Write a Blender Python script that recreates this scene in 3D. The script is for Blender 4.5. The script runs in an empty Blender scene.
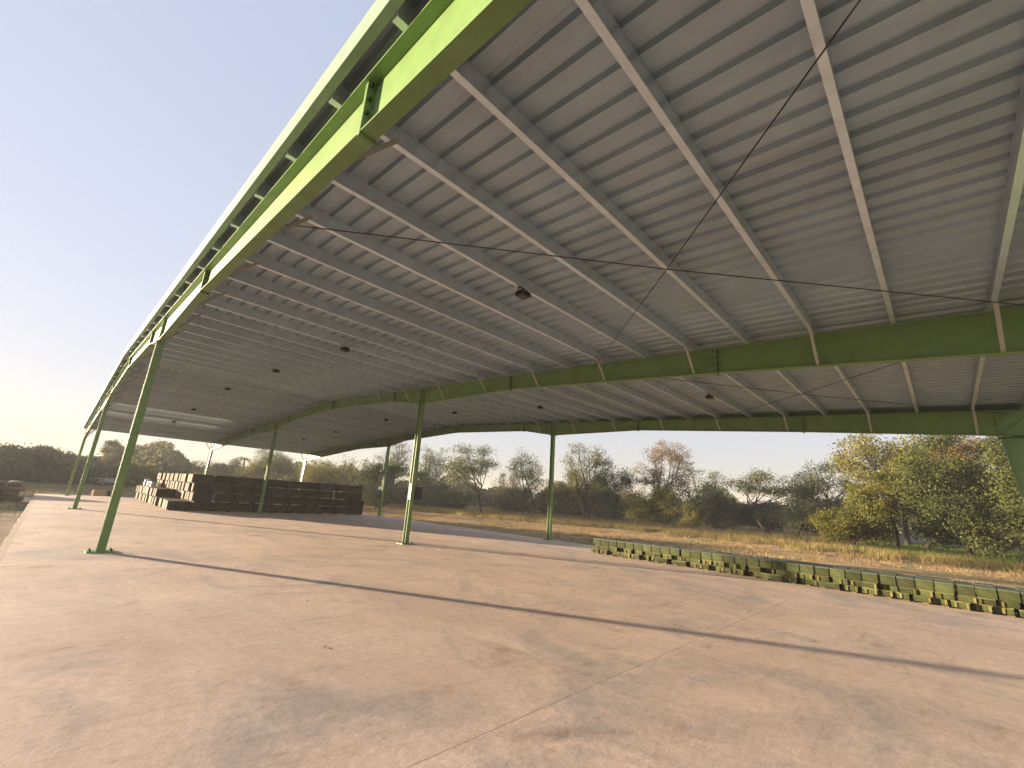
import bpy, bmesh, math, random
import numpy as np
from mathutils import Matrix, Vector

# ------------------------------------------------------------------ camera, world, sun
S = bpy.context.scene
COL = S.collection
cam_d = bpy.data.cameras.new('camera')
cam = bpy.data.objects.new('camera', cam_d)
COL.objects.link(cam)
cam_d.sensor_width = 36.0
cam_d.lens = 15.267
cam_d.clip_start = 0.05
cam_d.clip_end = 6000
RX = Vector((0.6898703, -0.7211125, 0.0638413))
UP = Vector((-0.2293357, -0.1340488, 0.9640726))
BK = Vector((-0.6866469, -0.6797262, -0.2578531))
mw = Matrix((RX, UP, BK)).transposed().to_4x4()
mw.translation = Vector((-8.605, -12.967, 1.609))
cam.matrix_world = mw
S.camera = cam

SUN_EL = math.radians(5.0)
SUN_H = Vector((-0.475, 0.880, 0)).normalized()
w = bpy.data.worlds.new('World')
S.world = w
w.use_nodes = True
wn = w.node_tree
wn.nodes.clear()
sky = wn.nodes.new('ShaderNodeTexSky')
sky.sky_type = 'NISHITA'
sky.sun_disc = False
sky.sun_elevation = SUN_EL
sky.sun_rotation = math.atan2(SUN_H.x, SUN_H.y)
sky.altitude = 100
sky.air_density = 1.55
sky.dust_density = 0.5
sky.ozone_density = 1.0
bg = wn.nodes.new('ShaderNodeBackground')
bg.inputs['Strength'].default_value = 0.054
wo = wn.nodes.new('ShaderNodeOutputWorld')
# the evening sky is veiled: soften its range and cool it a little, the same over the whole dome
gam = wn.nodes.new('ShaderNodeGamma')
gam.inputs[1].default_value = 0.24
tint = wn.nodes.new('ShaderNodeMix'); tint.data_type = 'RGBA'; tint.blend_type = 'MULTIPLY'
tint.inputs[0].default_value = 1.0
tint.inputs[7].default_value = (1.70, 1.79, 2.24, 1)
wn.links.new(sky.outputs[0], gam.inputs[0])
wn.links.new(gam.outputs[0], tint.inputs[6])
wn.links.new(tint.outputs[2], bg.inputs[0])
wn.links.new(bg.outputs[0], wo.inputs[0])

sun_d = bpy.data.lights.new('sun', 'SUN')
sun_d.energy = 4.5
sun_d.angle = math.radians(1.2)
sun_d.color = (1.0, 0.775, 0.535)
sun = bpy.data.objects.new('sun', sun_d)
COL.objects.link(sun)
to_sun = Vector((SUN_H.x * math.cos(SUN_EL), SUN_H.y * math.cos(SUN_EL), math.sin(SUN_EL)))
sun.rotation_euler = to_sun.to_track_quat('Z', 'Y').to_euler()
sun.location = (-30, 40, 25)

S.view_settings.view_transform = 'Standard'
S.view_settings.look = 'None'
S.view_settings.exposure = 2.63
S.view_settings.gamma = 1.0
S.view_settings.use_curve_mapping = False
S.render.engine = 'CYCLES'
S.cycles.max_bounces = 8
S.cycles.diffuse_bounces = 4
S.cycles.transparent_max_bounces = 8
S.cycles.volume_bounces = 0
S.cycles.use_denoising = True

# ------------------------------------------------------------------ helpers
ONES = ['', 'first', 'second', 'third', 'fourth', 'fifth', 'sixth', 'seventh', 'eighth', 'ninth', 'tenth', 'eleventh',
        'twelfth', 'thirteenth', 'fourteenth', 'fifteenth', 'sixteenth', 'seventeenth', 'eighteenth', 'nineteenth', 'twentieth']
def ordw(n):
    if n <= 20: return ONES[n]
    if n == 30: return 'thirtieth'
    return ('twenty-' if n < 30 else 'thirty-') + ONES[n % 10]

def mat(name, col, rough=0.7, metal=0.0, var=0.12, scale=6.0, bump=0.0, bscale=40.0, spec=0.3, col2=None):
    m = bpy.data.materials.new(name)
    m.use_nodes = True
    t = m.node_tree
    b = t.nodes['Principled BSDF']
    b.inputs['Roughness'].default_value = rough
    b.inputs['Metallic'].default_value = metal
    b.inputs['Specular IOR Level'].default_value = spec
    tc = t.nodes.new('ShaderNodeTexCoord')
    n = t.nodes.new('ShaderNodeTexNoise')
    n.inputs['Scale'].default_value = scale
    n.inputs['Detail'].default_value = 6
    n.inputs['Roughness'].default_value = 0.65
    t.links.new(tc.outputs['Object'], n.inputs['Vector'])
    r = t.nodes.new('ShaderNodeValToRGB')
    c2 = col2 if col2 else tuple(c * (1 + var) for c in col)
    r.color_ramp.elements[0].position = 0.3
    r.color_ramp.elements[1].position = 0.7
    r.color_ramp.elements[0].color = tuple(c * (1 - var) for c in col) + (1,)
    r.color_ramp.elements[1].color = tuple(c2) + (1,)
    t.links.new(n.outputs['Fac'], r.inputs['Fac'])
    t.links.new(r.outputs['Color'], b.inputs['Base Color'])
    if bump:
        nb = t.nodes.new('ShaderNodeTexNoise')
        nb.inputs['Scale'].default_value = bscale
        nb.inputs['Detail'].default_value = 5
        t.links.new(tc.outputs['Object'], nb.inputs['Vector'])
        bp = t.nodes.new('ShaderNodeBump')
        bp.inputs['Strength'].default_value = bump
        bp.inputs['Distance'].default_value = 0.02
        t.links.new(nb.outputs['Fac'], bp.inputs['Height'])
        t.links.new(bp.outputs['Normal'], b.inputs['Normal'])
    return m

def tag(o, label=None, cat=None, group=None, kind=None):
    if label: o['label'] = label
    if cat: o['category'] = cat
    if group: o['group'] = group
    if kind: o['kind'] = kind
    return o

def empty(name, loc=(0, 0, 0), rz=0.0):
    o = bpy.data.objects.new(name, None)
    o.empty_display_size = 0.2
    COL.objects.link(o)
    o.location = loc
    o.rotation_euler = (0, 0, rz)
    return o

class MB:
    def __init__(s):
        s.v = []; s.f = []; s.mi = []
    def box(s, x0, x1, y0, y1, z0, z1, mi=0):
        b = len(s.v)
        s.v += [(x0, y0, z0), (x1, y0, z0), (x1, y1, z0), (x0, y1, z0), (x0, y0, z1), (x1, y0, z1), (x1, y1, z1), (x0, y1, z1)]
        s.f += [(b, b+3, b+2, b+1), (b+4, b+5, b+6, b+7), (b, b+1, b+5, b+4), (b+1, b+2, b+6, b+5), (b+2, b+3, b+7, b+6), (b+3, b, b+4, b+7)]
        s.mi += [mi] * 6
        return s
    def hexa(s, pts, mi=0):
        b = len(s.v)
        s.v += [tuple(p) for p in pts]
        s.f += [(b, b+3, b+2, b+1), (b+4, b+5, b+6, b+7), (b, b+1, b+5, b+4), (b+1, b+2, b+6, b+5), (b+2, b+3, b+7, b+6), (b+3, b, b+4, b+7)]
        s.mi += [mi] * 6
        return s
    def bar(s, p, q, wd, ht, up=(0, 0, 1), mi=0):
        p = Vector(p); q = Vector(q); d = (q - p).normalized(); u = Vector(up)
        sd = d.cross(u)
        if sd.length < 1e-4: sd = d.cross(Vector((1, 0, 0)))
        sd.normalize(); u = sd.cross(d).normalized()
        a = sd * wd / 2; c = u * ht / 2
        return s.hexa([p-a-c, p+a-c, p+a+c, p-a+c, q-a-c, q+a-c, q+a+c, q-a+c], mi)
    def tube(s, pts, rad, n=6, mi=0, cap=True):
        pts = [Vector(p) for p in pts]
        if not hasattr(rad, '__len__'): rad = [rad] * len(pts)
        rings = []
        for i, p in enumerate(pts):
            d = (pts[min(i+1, len(pts)-1)] - pts[max(i-1, 0)]).normalized()
            a = d.cross(Vector((0, 0, 1)))
            if a.length < 0.05: a = d.cross(Vector((0, 1, 0)))
            a.normalize(); c = d.cross(a)
            b = len(s.v)
            for k in range(n):
                t = 2 * math.pi * k / n
                s.v.append(tuple(p + (a * math.cos(t) + c * math.sin(t)) * rad[i]))
            rings.append(b)
        for i in range(len(rings) - 1):
            for k in range(n):
                k2 = (k + 1) % n
                s.f.append((rings[i]+k, rings[i]+k2, rings[i+1]+k2, rings[i+1]+k)); s.mi.append(mi)
        if cap:
            s.f.append(tuple(rings[0]+k for k in range(n))); s.mi.append(mi)
            s.f.append(tuple(rings[-1]+k for k in reversed(range(n)))); s.mi.append(mi)
        return s
    def mesh(s, name, mats):
        me = bpy.data.meshes.new(name)
        me.from_pydata(s.v, [], s.f)
        if not isinstance(mats, (list, tuple)): mats = [mats]
        for m in mats: me.materials.append(m)
        if len(mats) > 1: me.polygons.foreach_set('material_index', s.mi)
        me.update()
        return me
    def build(s, name, mats, parent=None, loc=None, rz=0.0, smooth=False, bevel=0.0):
        me = s.mesh(name, mats)
        bm = bmesh.new(); bm.from_mesh(me)
        bmesh.ops.recalc_face_normals(bm, faces=bm.faces)
        if bevel: bmesh.ops.bevel(bm, geom=bm.edges[:], offset=bevel, segments=1, affect='EDGES')
        bm.to_mesh(me); bm.free()
        if smooth: me.polygons.foreach_set('use_smooth', [True] * len(me.polygons))
        return place(name, me, parent, loc, rz)

def place(name, me, parent=None, loc=None, rz=0.0):
    o = bpy.data.objects.new(name, me)
    COL.objects.link(o)
    if parent: o.parent = parent
    if loc is not None: o.location = loc
    if rz: o.rotation_euler = (0, 0, rz)
    return o

def np_mesh(name, V, F, material):
    """V (n,3), F (m,k) arrays -> mesh, fast."""
    me = bpy.data.meshes.new(name)
    V = np.asarray(V, np.float32); F = np.asarray(F, np.int32)
    m, k = F.shape
    me.vertices.add(len(V)); me.vertices.foreach_set('co', V.ravel())
    me.loops.add(m * k); me.loops.foreach_set('vertex_index', F.ravel())
    me.polygons.add(m)
    me.polygons.foreach_set('loop_start', np.arange(0, m * k, k, dtype=np.int32))
    me.polygons.foreach_set('loop_total', np.full(m, k, np.int32))
    me.materials.append(material)
    me.update(calc_edges=True)
    return me

# ------------------------------------------------------------------ materials
def concrete_mat():
    m = bpy.data.materials.new('dusty_concrete'); m.use_nodes = True
    t = m.node_tree; L = t.links; b = t.nodes['Principled BSDF']
    b.inputs['Roughness'].default_value = 0.82
    b.inputs['Specular IOR Level'].default_value = 0.25
    g = t.nodes.new('ShaderNodeNewGeometry')
    oi = t.nodes.new('ShaderNodeObjectInfo')
    def noise(scale, detail, rough, dist=0.0, sx=1, sy=1, off=0):
        mp = t.nodes.new('ShaderNodeMapping')
        mp.inputs['Scale'].default_value = (sx, sy, 1)
        mp.inputs['Location'].default_value = (off, off * .7, 0)
        L.new(g.outputs['Position'], mp.inputs['Vector'])
        n = t.nodes.new('ShaderNodeTexNoise')
        n.inputs['Scale'].default_value = scale; n.inputs['Detail'].default_value = detail
        n.inputs['Roughness'].default_value = rough; n.inputs['Distortion'].default_value = dist
        L.new(mp.outputs[0], n.inputs['Vector'])
        return n.outputs['Fac']
    def ramp(f, p0, p1, c0, c1):
        r = t.nodes.new('ShaderNodeValToRGB')
        r.color_ramp.elements[0].position = p0; r.color_ramp.elements[1].position = p1
        r.color_ramp.elements[0].color = c0 + (1,); r.color_ramp.elements[1].color = c1 + (1,)
        L.new(f, r.inputs['Fac']); return r.outputs['Color']
    def mix(fac, a, c, mode='MIX'):
        x = t.nodes.new('ShaderNodeMix'); x.data_type = 'RGBA'; x.blend_type = mode
        if isinstance(fac, float): x.inputs[0].default_value = fac
        else: L.new(fac, x.inputs[0])
        L.new(a, x.inputs[6])
        if isinstance(c, tuple): x.inputs[7].default_value = c + (1,)
        else: L.new(c, x.inputs[7])
        return x.outputs[2]
    base = ramp(noise(0.5, 8, .62, .6), .3, .72, (.60, .455, .36), (.76, .60, .485))
    # trowel / tyre streaks along the bays
    st = ramp(noise(1.3, 6, .7, .8, 1.0, .22, 3), .46, .68, (1, 1, 1), (.86, .86, .87))
    c = mix(1.0, base, st, 'MULTIPLY')
    # grey scuffed patches where the pink dust has worn off
    gm = ramp(noise(.42, 9, .72, 1.2, 1, .8, 11), .50, .64, (0, 0, 0), (1, 1, 1))
    c = mix(gm, c, (.45, .385, .34))
    # brown stains
    bm_ = ramp(noise(.8, 7, .7, .5, 1, 1, 27), .58, .72, (0, 0, 0), (.8, .8, .8))
    c = mix(bm_, c, (.34, .23, .165))
    scuff = ramp(noise(3.2, 9, .78, 1.5, .35, 1.0, 41), .52, .70, (1, 1, 1), (.78, .77, .77))
    c = mix(1.0, c, scuff, 'MULTIPLY')
    pale = ramp(noise(1.1, 9, .75, 1.0, 1, .6, 63), .55, .72, (0, 0, 0), (.55, .55, .55))
    c = mix(pale, c, (.68, .60, .53))
    fine = ramp(noise(11, 9, .82), .3, .72, (.72, .72, .72), (1.10, 1.10, 1.10))
    c = mix(1.0, c, fine, 'MULTIPLY')
    speck = ramp(noise(60, 3, .6), .33, .40, (.55, .55, .55), (1, 1, 1))
    c = mix(.5, c, speck, 'MULTIPLY')
    # each poured bay a little different
    mr = t.nodes.new('ShaderNodeMapRange'); mr.inputs[3].default_value = .965; mr.inputs[4].default_value = 1.035
    L.new(oi.outputs['Random'], mr.inputs[0])
    cc = t.nodes.new('ShaderNodeCombineColor')
    for i in range(3): L.new(mr.outputs[0], cc.inputs[i])
    c = mix(1.0, c, cc.outputs[0], 'MULTIPLY')
    L.new(c, b.inputs['Base Color'])
    bp = t.nodes.new('ShaderNodeBump'); bp.inputs['Strength'].default_value = .25; bp.inputs['Distance'].default_value = .01
    L.new(noise(22, 8, .75), bp.inputs['Height']); L.new(bp.outputs[0], b.inputs['Normal'])
    return m

def ground_mat():
    m = bpy.data.materials.new('dry_ground'); m.use_nodes = True
    t = m.node_tree; L = t.links; b = t.nodes['Principled BSDF']
    b.inputs['Roughness'].default_value = 0.95; b.inputs['Specular IOR Level'].default_value = 0.1
    g = t.nodes.new('ShaderNodeNewGeometry')
    def noise(scale, det, r=.65):
        n = t.nodes.new('ShaderNodeTexNoise'); n.inputs['Scale'].default_value = scale
        n.inputs['Detail'].default_value = det; n.inputs['Roughness'].default_value = r
        L.new(g.outputs['Position'], n.inputs['Vector']); return n.outputs['Fac']
    def ramp(f, cols):
        r = t.nodes.new('ShaderNodeValToRGB')
        while len(r.color_ramp.elements) < len(cols): r.color_ramp.elements.new(.5)
        for e, (p, c) in zip(r.color_ramp.elements, cols): e.position = p; e.color = c + (1,)
        L.new(f, r.inputs['Fac']); return r.outputs['Color']
    def mix(fac, a, c, mode='MIX'):
        x = t.nodes.new('ShaderNodeMix'); x.data_type = 'RGBA'; x.blend_type = mode
        if isinstance(fac, float): x.inputs[0].default_value = fac
        else: L.new(fac, x.inputs[0])
        L.new(a, x.inputs[6]); L.new(c, x.inputs[7]); return x.outputs[2]
    straw = ramp(noise(.9, 9), [(.3, (.23, .15, .075)), (.52, (.36, .245, .12)), (.75, (.42, .30, .16))])
    soil = ramp(noise(.6, 9), [(.3, (.10, .078, .06)), (.55, (.165, .13, .10)), (.8, (.22, .18, .14))])
    sep = t.nodes.new('ShaderNodeSeparateXYZ'); L.new(g.outputs['Position'], sep.inputs[0])
    mr = t.nodes.new('ShaderNodeMapRange'); mr.inputs[1].default_value = -4; mr.inputs[2].default_value = 8
    L.new(sep.outputs['X'], mr.inputs[0])
    c = mix(mr.outputs[0], soil, straw)
    gr = ramp(noise(.16, 7), [(.50, (0, 0, 0)), (.64, (.8, .8, .8))])
    grn = ramp(noise(2.5, 6), [(.3, (.09, .11, .03)), (.7, (.20, .20, .07))])
    c = mix(gr, c, grn)
    L.new(c, b.inputs['Base Color'])
    bp = t.nodes.new('ShaderNodeBump'); bp.inputs['Strength'].default_value = .8; bp.inputs['Distance'].default_value = .08
    L.new(noise(7, 9, .75), bp.inputs['Height']); L.new(bp.outputs[0], b.inputs['Normal'])
    return m

def leaf_mat(name, col, trans=0.35, hue=None):
    m = bpy.data.materials.new(name); m.use_nodes = True
    t = m.node_tree; L = t.links
    t.nodes.remove(t.nodes['Principled BSDF'])
    out = t.nodes['Material Output']
    g = t.nodes.new('ShaderNodeNewGeometry')
    r = t.nodes.new('ShaderNodeValToRGB')
    h = hue if hue else tuple(c * 1.25 for c in col)
    r.color_ramp.elements[0].color = tuple(c * .6 for c in col) + (1,)
    e = r.color_ramp.elements.new(.5); e.color = tuple(col) + (1,)
    r.color_ramp.elements[-1].color = tuple(h) + (1,)
    L.new(g.outputs['Random Per Island'], r.inputs['Fac'])
    # broad patches of colour through the crown
    n = t.nodes.new('ShaderNodeTexNoise'); n.inputs['Scale'].default_value = .55; n.inputs['Detail'].default_value = 3
    L.new(g.outputs['Position'], n.inputs['Vector'])
    x = t.nodes.new('ShaderNodeMix'); x.data_type = 'RGBA'
    mr = t.nodes.new('ShaderNodeMapRange'); mr.inputs[1].default_value = .45; mr.inputs[2].default_value = .7
    mr.inputs[3].default_value = 0; mr.inputs[4].default_value = .75
    L.new(n.outputs['Fac'], mr.inputs[0]); L.new(mr.outputs[0], x.inputs[0])
    L.new(r.outputs['Color'], x.inputs[6]); x.inputs[7].default_value = tuple(h) + (1,)
    d = t.nodes.new('ShaderNodeBsdfDiffuse'); tr = t.nodes.new('ShaderNodeBsdfTranslucent')
    ms = t.nodes.new('ShaderNodeMixShader'); ms.inputs[0].default_value = trans
    L.new(x.outputs[2], d.inputs[0]); L.new(x.outputs[2], tr.inputs[0])
    L.new(d.outputs[0], ms.inputs[1]); L.new(tr.outputs[0], ms.inputs[2])
    L.new(ms.outputs[0], out.inputs['Surface'])
    return m

M = {}
M['concrete'] = concrete_mat()
M['kerb'] = mat('kerb_concrete', (.44, .35, .27), .9, var=.2, scale=9, bump=.4)
M['bed'] = mat('joint_filler', (.12, .10, .085), .95)
M['ground'] = ground_mat()
M['green'] = mat('green_steel_paint', (.155, .262, .086), .48, var=.16, scale=2.6, spec=.4, bump=.05, bscale=25)
def vary(m, lo, hi):
    t = m.node_tree; L = t.links; b = t.nodes['Principled BSDF']
    src = b.inputs['Base Color'].links[0].from_socket
    oi = t.nodes.new('ShaderNodeObjectInfo')
    mr = t.nodes.new('ShaderNodeMapRange'); mr.inputs[3].default_value = lo; mr.inputs[4].default_value = hi
    L.new(oi.outputs['Random'], mr.inputs[0])
    cc = t.nodes.new('ShaderNodeCombineColor')
    for i in range(3): L.new(mr.outputs[0], cc.inputs[i])
    x = t.nodes.new('ShaderNodeMix'); x.data_type = 'RGBA'; x.blend_type = 'MULTIPLY'; x.inputs[0].default_value = 1
    L.new(src, x.inputs[6]); L.new(cc.outputs[0], x.inputs[7]); L.new(x.outputs[2], b.inputs['Base Color'])
def weather(m, col, scale, p0, p1, amt):
    t = m.node_tree; L = t.links; b = t.nodes['Principled BSDF']
    src = b.inputs['Base Color'].links[0].from_socket
    g = t.nodes.new('ShaderNodeNewGeometry')
    n = t.nodes.new('ShaderNodeTexNoise'); n.inputs['Scale'].default_value = scale; n.inputs['Detail'].default_value = 8; n.inputs['Roughness'].default_value = .75
    L.new(g.outputs['Position'], n.inputs['Vector'])
    mr = t.nodes.new('ShaderNodeMapRange'); mr.inputs[1].default_value = p0; mr.inputs[2].default_value = p1; mr.inputs[3].default_value = 0; mr.inputs[4].default_value = amt
    L.new(n.outputs['Fac'], mr.inputs[0])
    x = t.nodes.new('ShaderNodeMix'); x.data_type = 'RGBA'
    L.new(mr.outputs[0], x.inputs[0]); L.new(src, x.inputs[6]); x.inputs[7].default_value = col + (1,)
    L.new(x.outputs[2], b.inputs['Base Color'])
weather(M['green'], (.23, .30, .16), 1.7, .50, .75, .45)      # dust
weather(M['green'], (.055, .035, .020), 9.0, .66, .74, .8)    # rust and scuffs
M['weld'] = mat('dark_bolted_steel', (.035, .055, .022), .6)
M['purlin'] = mat('galvanised_purlin', (.66, .74, .82), .36, metal=.70, var=.12, scale=4, spec=.4)
M['sheet'] = mat('galvalume_sheet', (.355, .435, .515), .42, metal=.45, var=.10, scale=1.6, spec=.4)
weather(M['sheet'], (.28, .27, .26), .9, .52, .78, .5)      # water staining
weather(M['sheet'], (.16, .12, .09), 5.0, .68, .78, .5)
M['fascia'] = mat('pale_green_trim', (.20, .275, .205), .5, var=.10)
M['brace'] = mat('pale_angle_steel', (.46, .45, .40), .55, var=.1)
M['rod'] = mat('dark_rod_steel', (.045, .04, .036), .6)
M['black'] = mat('black_cast_aluminium', (.012, .012, .014), .45)
M['glass'] = mat('lamp_glass', (.02, .02, .022), .2, spec=.5)
M['cable'] = mat('pale_flex_cable', (.50, .48, .42), .6)
M['navy'] = mat('navy_switch_box_paint', (.018, .018, .045), .4)
M['white_paint'] = mat('white_paint', (.72, .71, .68), .5, var=.06)
M['tyre'] = mat('black_rubber', (.015, .015, .015), .85)
M['chrome'] = mat('dull_wheel_metal', (.35, .35, .36), .4, metal=.6)
M['window'] = mat('dark_window_glass', (.02, .024, .028), .12, spec=.6)
M['bark'] = mat('grey_brown_bark', (.040, .031, .025), .95, var=.3, scale=5, bump=.6, bscale=18)
M['bark_pale'] = mat('dusty_bark', (.115, .095, .078), .95, var=.3, scale=5, bump=.6, bscale=18)
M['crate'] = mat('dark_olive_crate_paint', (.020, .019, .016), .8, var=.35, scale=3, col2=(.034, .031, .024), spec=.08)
M['crate_end'] = mat('bare_timber_crate_end', (.155, .088, .040), .85, var=.28, scale=7)
M['olive'] = mat('olive_box_paint', (.038, .052, .018), .75, var=.4, scale=7, col2=(.068, .080, .028), spec=.15)
M['olive_lid'] = mat('grey_green_box_lid', (.055, .07, .042), .7, var=.2, scale=6)
M['batten'] = mat('yellowed_batten', (.105, .098, .032), .8, var=.3, scale=9)
M['bearer'] = mat('weathered_bearer_timber', (.11, .085, .045), .9, var=.3)
M['sack'] = mat('dusty_jute_sack', (.135, .105, .075), .95, var=.25, scale=9, bump=.5, bscale=60)
M['tan'] = mat('tan_cardboard', (.48, .30, .14), .85)
M['dry_leaf'] = mat('dead_leaf', (.07, .04, .02), .9)
M['pale_wall'] = mat('whitewashed_wall', (.34, .33, .31), .9)
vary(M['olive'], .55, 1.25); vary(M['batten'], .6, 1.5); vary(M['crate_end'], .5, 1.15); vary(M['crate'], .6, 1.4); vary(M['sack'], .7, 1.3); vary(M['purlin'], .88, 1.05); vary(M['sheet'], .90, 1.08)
def strip_mat():
    m = bpy.data.materials.new('translucent_pale_sheet'); m.use_nodes = True
    t = m.node_tree; t.nodes.remove(t.nodes['Principled BSDF'])
    d = t.nodes.new('ShaderNodeBsdfDiffuse'); d.inputs[0].default_value = (.5, .47, .40, 1)
    tr = t.nodes.new('ShaderNodeBsdfTranslucent'); tr.inputs[0].default_value = (.85, .80, .68, 1)
    ms = t.nodes.new('ShaderNodeMixShader'); ms.inputs[0].default_value = .6
    t.links.new(d.outputs[0], ms.inputs[1]); t.links.new(tr.outputs[0], ms.inputs[2])
    t.links.new(ms.outputs[0], t.nodes['Material Output'].inputs[0]); return m
M['translucent_strip'] = strip_mat()  # pale, partly translucent sheet for the far-slope strips

GZ = -0.12          # ground outside the slab
rng = np.random.default_rng(7)
random.seed(5)

# ------------------------------------------------------------------ the setting
def ground():
    def axis(c0, c1, step):
        core = np.arange(c0, c1 + .01, step)
        far = np.array([8, 20, 45, 90, 180, 400, 900, 1800, 3000.])
        return np.concatenate([(c0 - far)[::-1], core, c1 + far])
    xs = axis(-30, 60, 1.0); ys = axis(-35, 80, 1.0)
    X, Y = np.meshgrid(xs, ys, indexing='ij')
    Z = GZ + .05 * np.sin(X * .9 + 1.3 * np.sin(Y * .5)) * np.sin(Y * .7 + X * .2) + .05 * np.sin(X * .31) * np.cos(Y * .23)
    near = ((X > -10.5) & (X < 9.0) & (Y > -17) & (Y < 33))
    Z = np.where(near, GZ - .02, Z)
    Z = Z - .33 * np.clip((Y - 6) / 12, 0, 1) * np.clip((-8.0 - X) / 1.0, 0, 1) * np.clip((52 - Y) / 15, 0, 1)
    V = np.stack([X, Y, Z], -1).reshape(-1, 3)
    nx, ny = len(xs), len(ys)
    i, j = np.meshgrid(np.arange(nx - 1), np.arange(ny - 1), indexing='ij')
    a = (i * ny + j).ravel()
    F = np.stack([a, a + ny, a + ny + 1, a + 1], -1)
    me = np_mesh('ground', V, F, M['ground'])
    me.polygons.foreach_set('use_smooth', [True] * len(me.polygons))
    o = place('ground', me)
    tag(o, 'dry straw coloured ground and bare soil around the slab', kind='structure')
ground()

SX0, SX1, SY0, SY1 = -8.85, 7.72, -15.4, 30.6
fl = MB().box(SX0 + .01, SX1 - .01, SY0 + .01, SY1 - .01, -.30, -.012).build('floor', M['bed'])
tag(fl, 'dusty pinkish concrete floor slab of the shed', kind='structure')
yj = [SY0, -10.4, -5.4, -.4 - .35, 4.6, 9.6, 14.25, 19.6, 25.0, SY1]
xj = [SX0, -3.6, 2.0, SX1]
for a, b in zip(xj[:-1], xj[1:]):
    for c, d in zip(yj[:-1], yj[1:]):
        MB().box(a + .0004, b - .0004, c + .003, d - .003, -.15, 0).build('floor_panel', M['concrete'], fl)
# rough pale kerb lip along the open left edge
kv = MB()
n = 60
for i in range(n):
    y0 = SY0 + (SY1 - SY0) * i / n; y1 = SY0 + (SY1 - SY0) * (i + 1) / n
    j0 = .012 * math.sin(i * 2.3) ; j1 = .012 * math.sin((i + 1) * 2.3)
    z0 = -.004 + .003 * math.sin(i * 1.7); z1 = -.004 + .003 * math.sin((i + 1) * 1.7)
    kv.hexa([(-8.985 + j0, y0, -.25), (-8.853, y0, -.25), (-8.853, y1, -.25), (-8.985 + j1, y1, -.25),
             (-8.97 + j0, y0, z0), (-8.853, y0, z0), (-8.853, y1, z1), (-8.97 + j1, y1, z1)])
kv.build('kerb', M['kerb'], fl)

# ------------------------------------------------------------------ the shed
shed = empty('open_shed', (0, 0, 0))
tag(shed, 'long open-sided green steel shed with grey corrugated roof over the concrete floor', 'shed')
RIDGE = 7.4
def top(y): return 5.28 + .0505 * (y if y <= RIDGE else 2 * RIDGE - y)
PROF = [(-14.85, 3.90), (-14.2, 3.93), (-10.1, 4.27), (-4.4, 4.68), (0, 4.71), (1.9, 5.03), (7.4, 5.27)]
PROF = PROF + [(2 * RIDGE - y, z) for y, z in reversed(PROF[:-1])]
def bot(y):
    for (a, za), (b, zb) in zip(PROF[:-1], PROF[1:]):
        if a <= y <= b: return za + (zb - za) * (y - a) / (b - a)
    return PROF[0][1]
FRAMES = (-7.5, 0.0, 7.5)
FW = .066   # half flange width
def hexY(mb, x0, x1, ya, yb, fz0, fz1, mi=0):
    mb.hexa([(x0, ya, fz0(ya)), (x1, ya, fz0(ya)), (x1, yb, fz0(yb)), (x0, yb, fz0(yb)),
             (x0, ya, fz1(ya)), (x1, ya, fz1(ya)), (x1, yb, fz1(yb)), (x0, yb, fz1(yb))], mi)

def splice_mesh(y):
    m = MB()
    zb, zt = bot(y) - .03, top(y) - .001
    for s in (-1, 1):
        m.box(-.070, .070, y + s * .002, y + s * .018, zb, zt, 0)
    return m
def bolts_mesh(y):
    m = MB()
    zb, zt = bot(y), top(y)
    nrow = 4
    for sx in (-.042, .042):
        for k in range(nrow):
            z = zb + .05 + (zt - zb - .10) * k / (nrow - 1)
            for s in (-1, 1):
                m.tube([(sx, y + s * .018, z), (sx, y + s * .045, z)], .016, 6)
    return m

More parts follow.
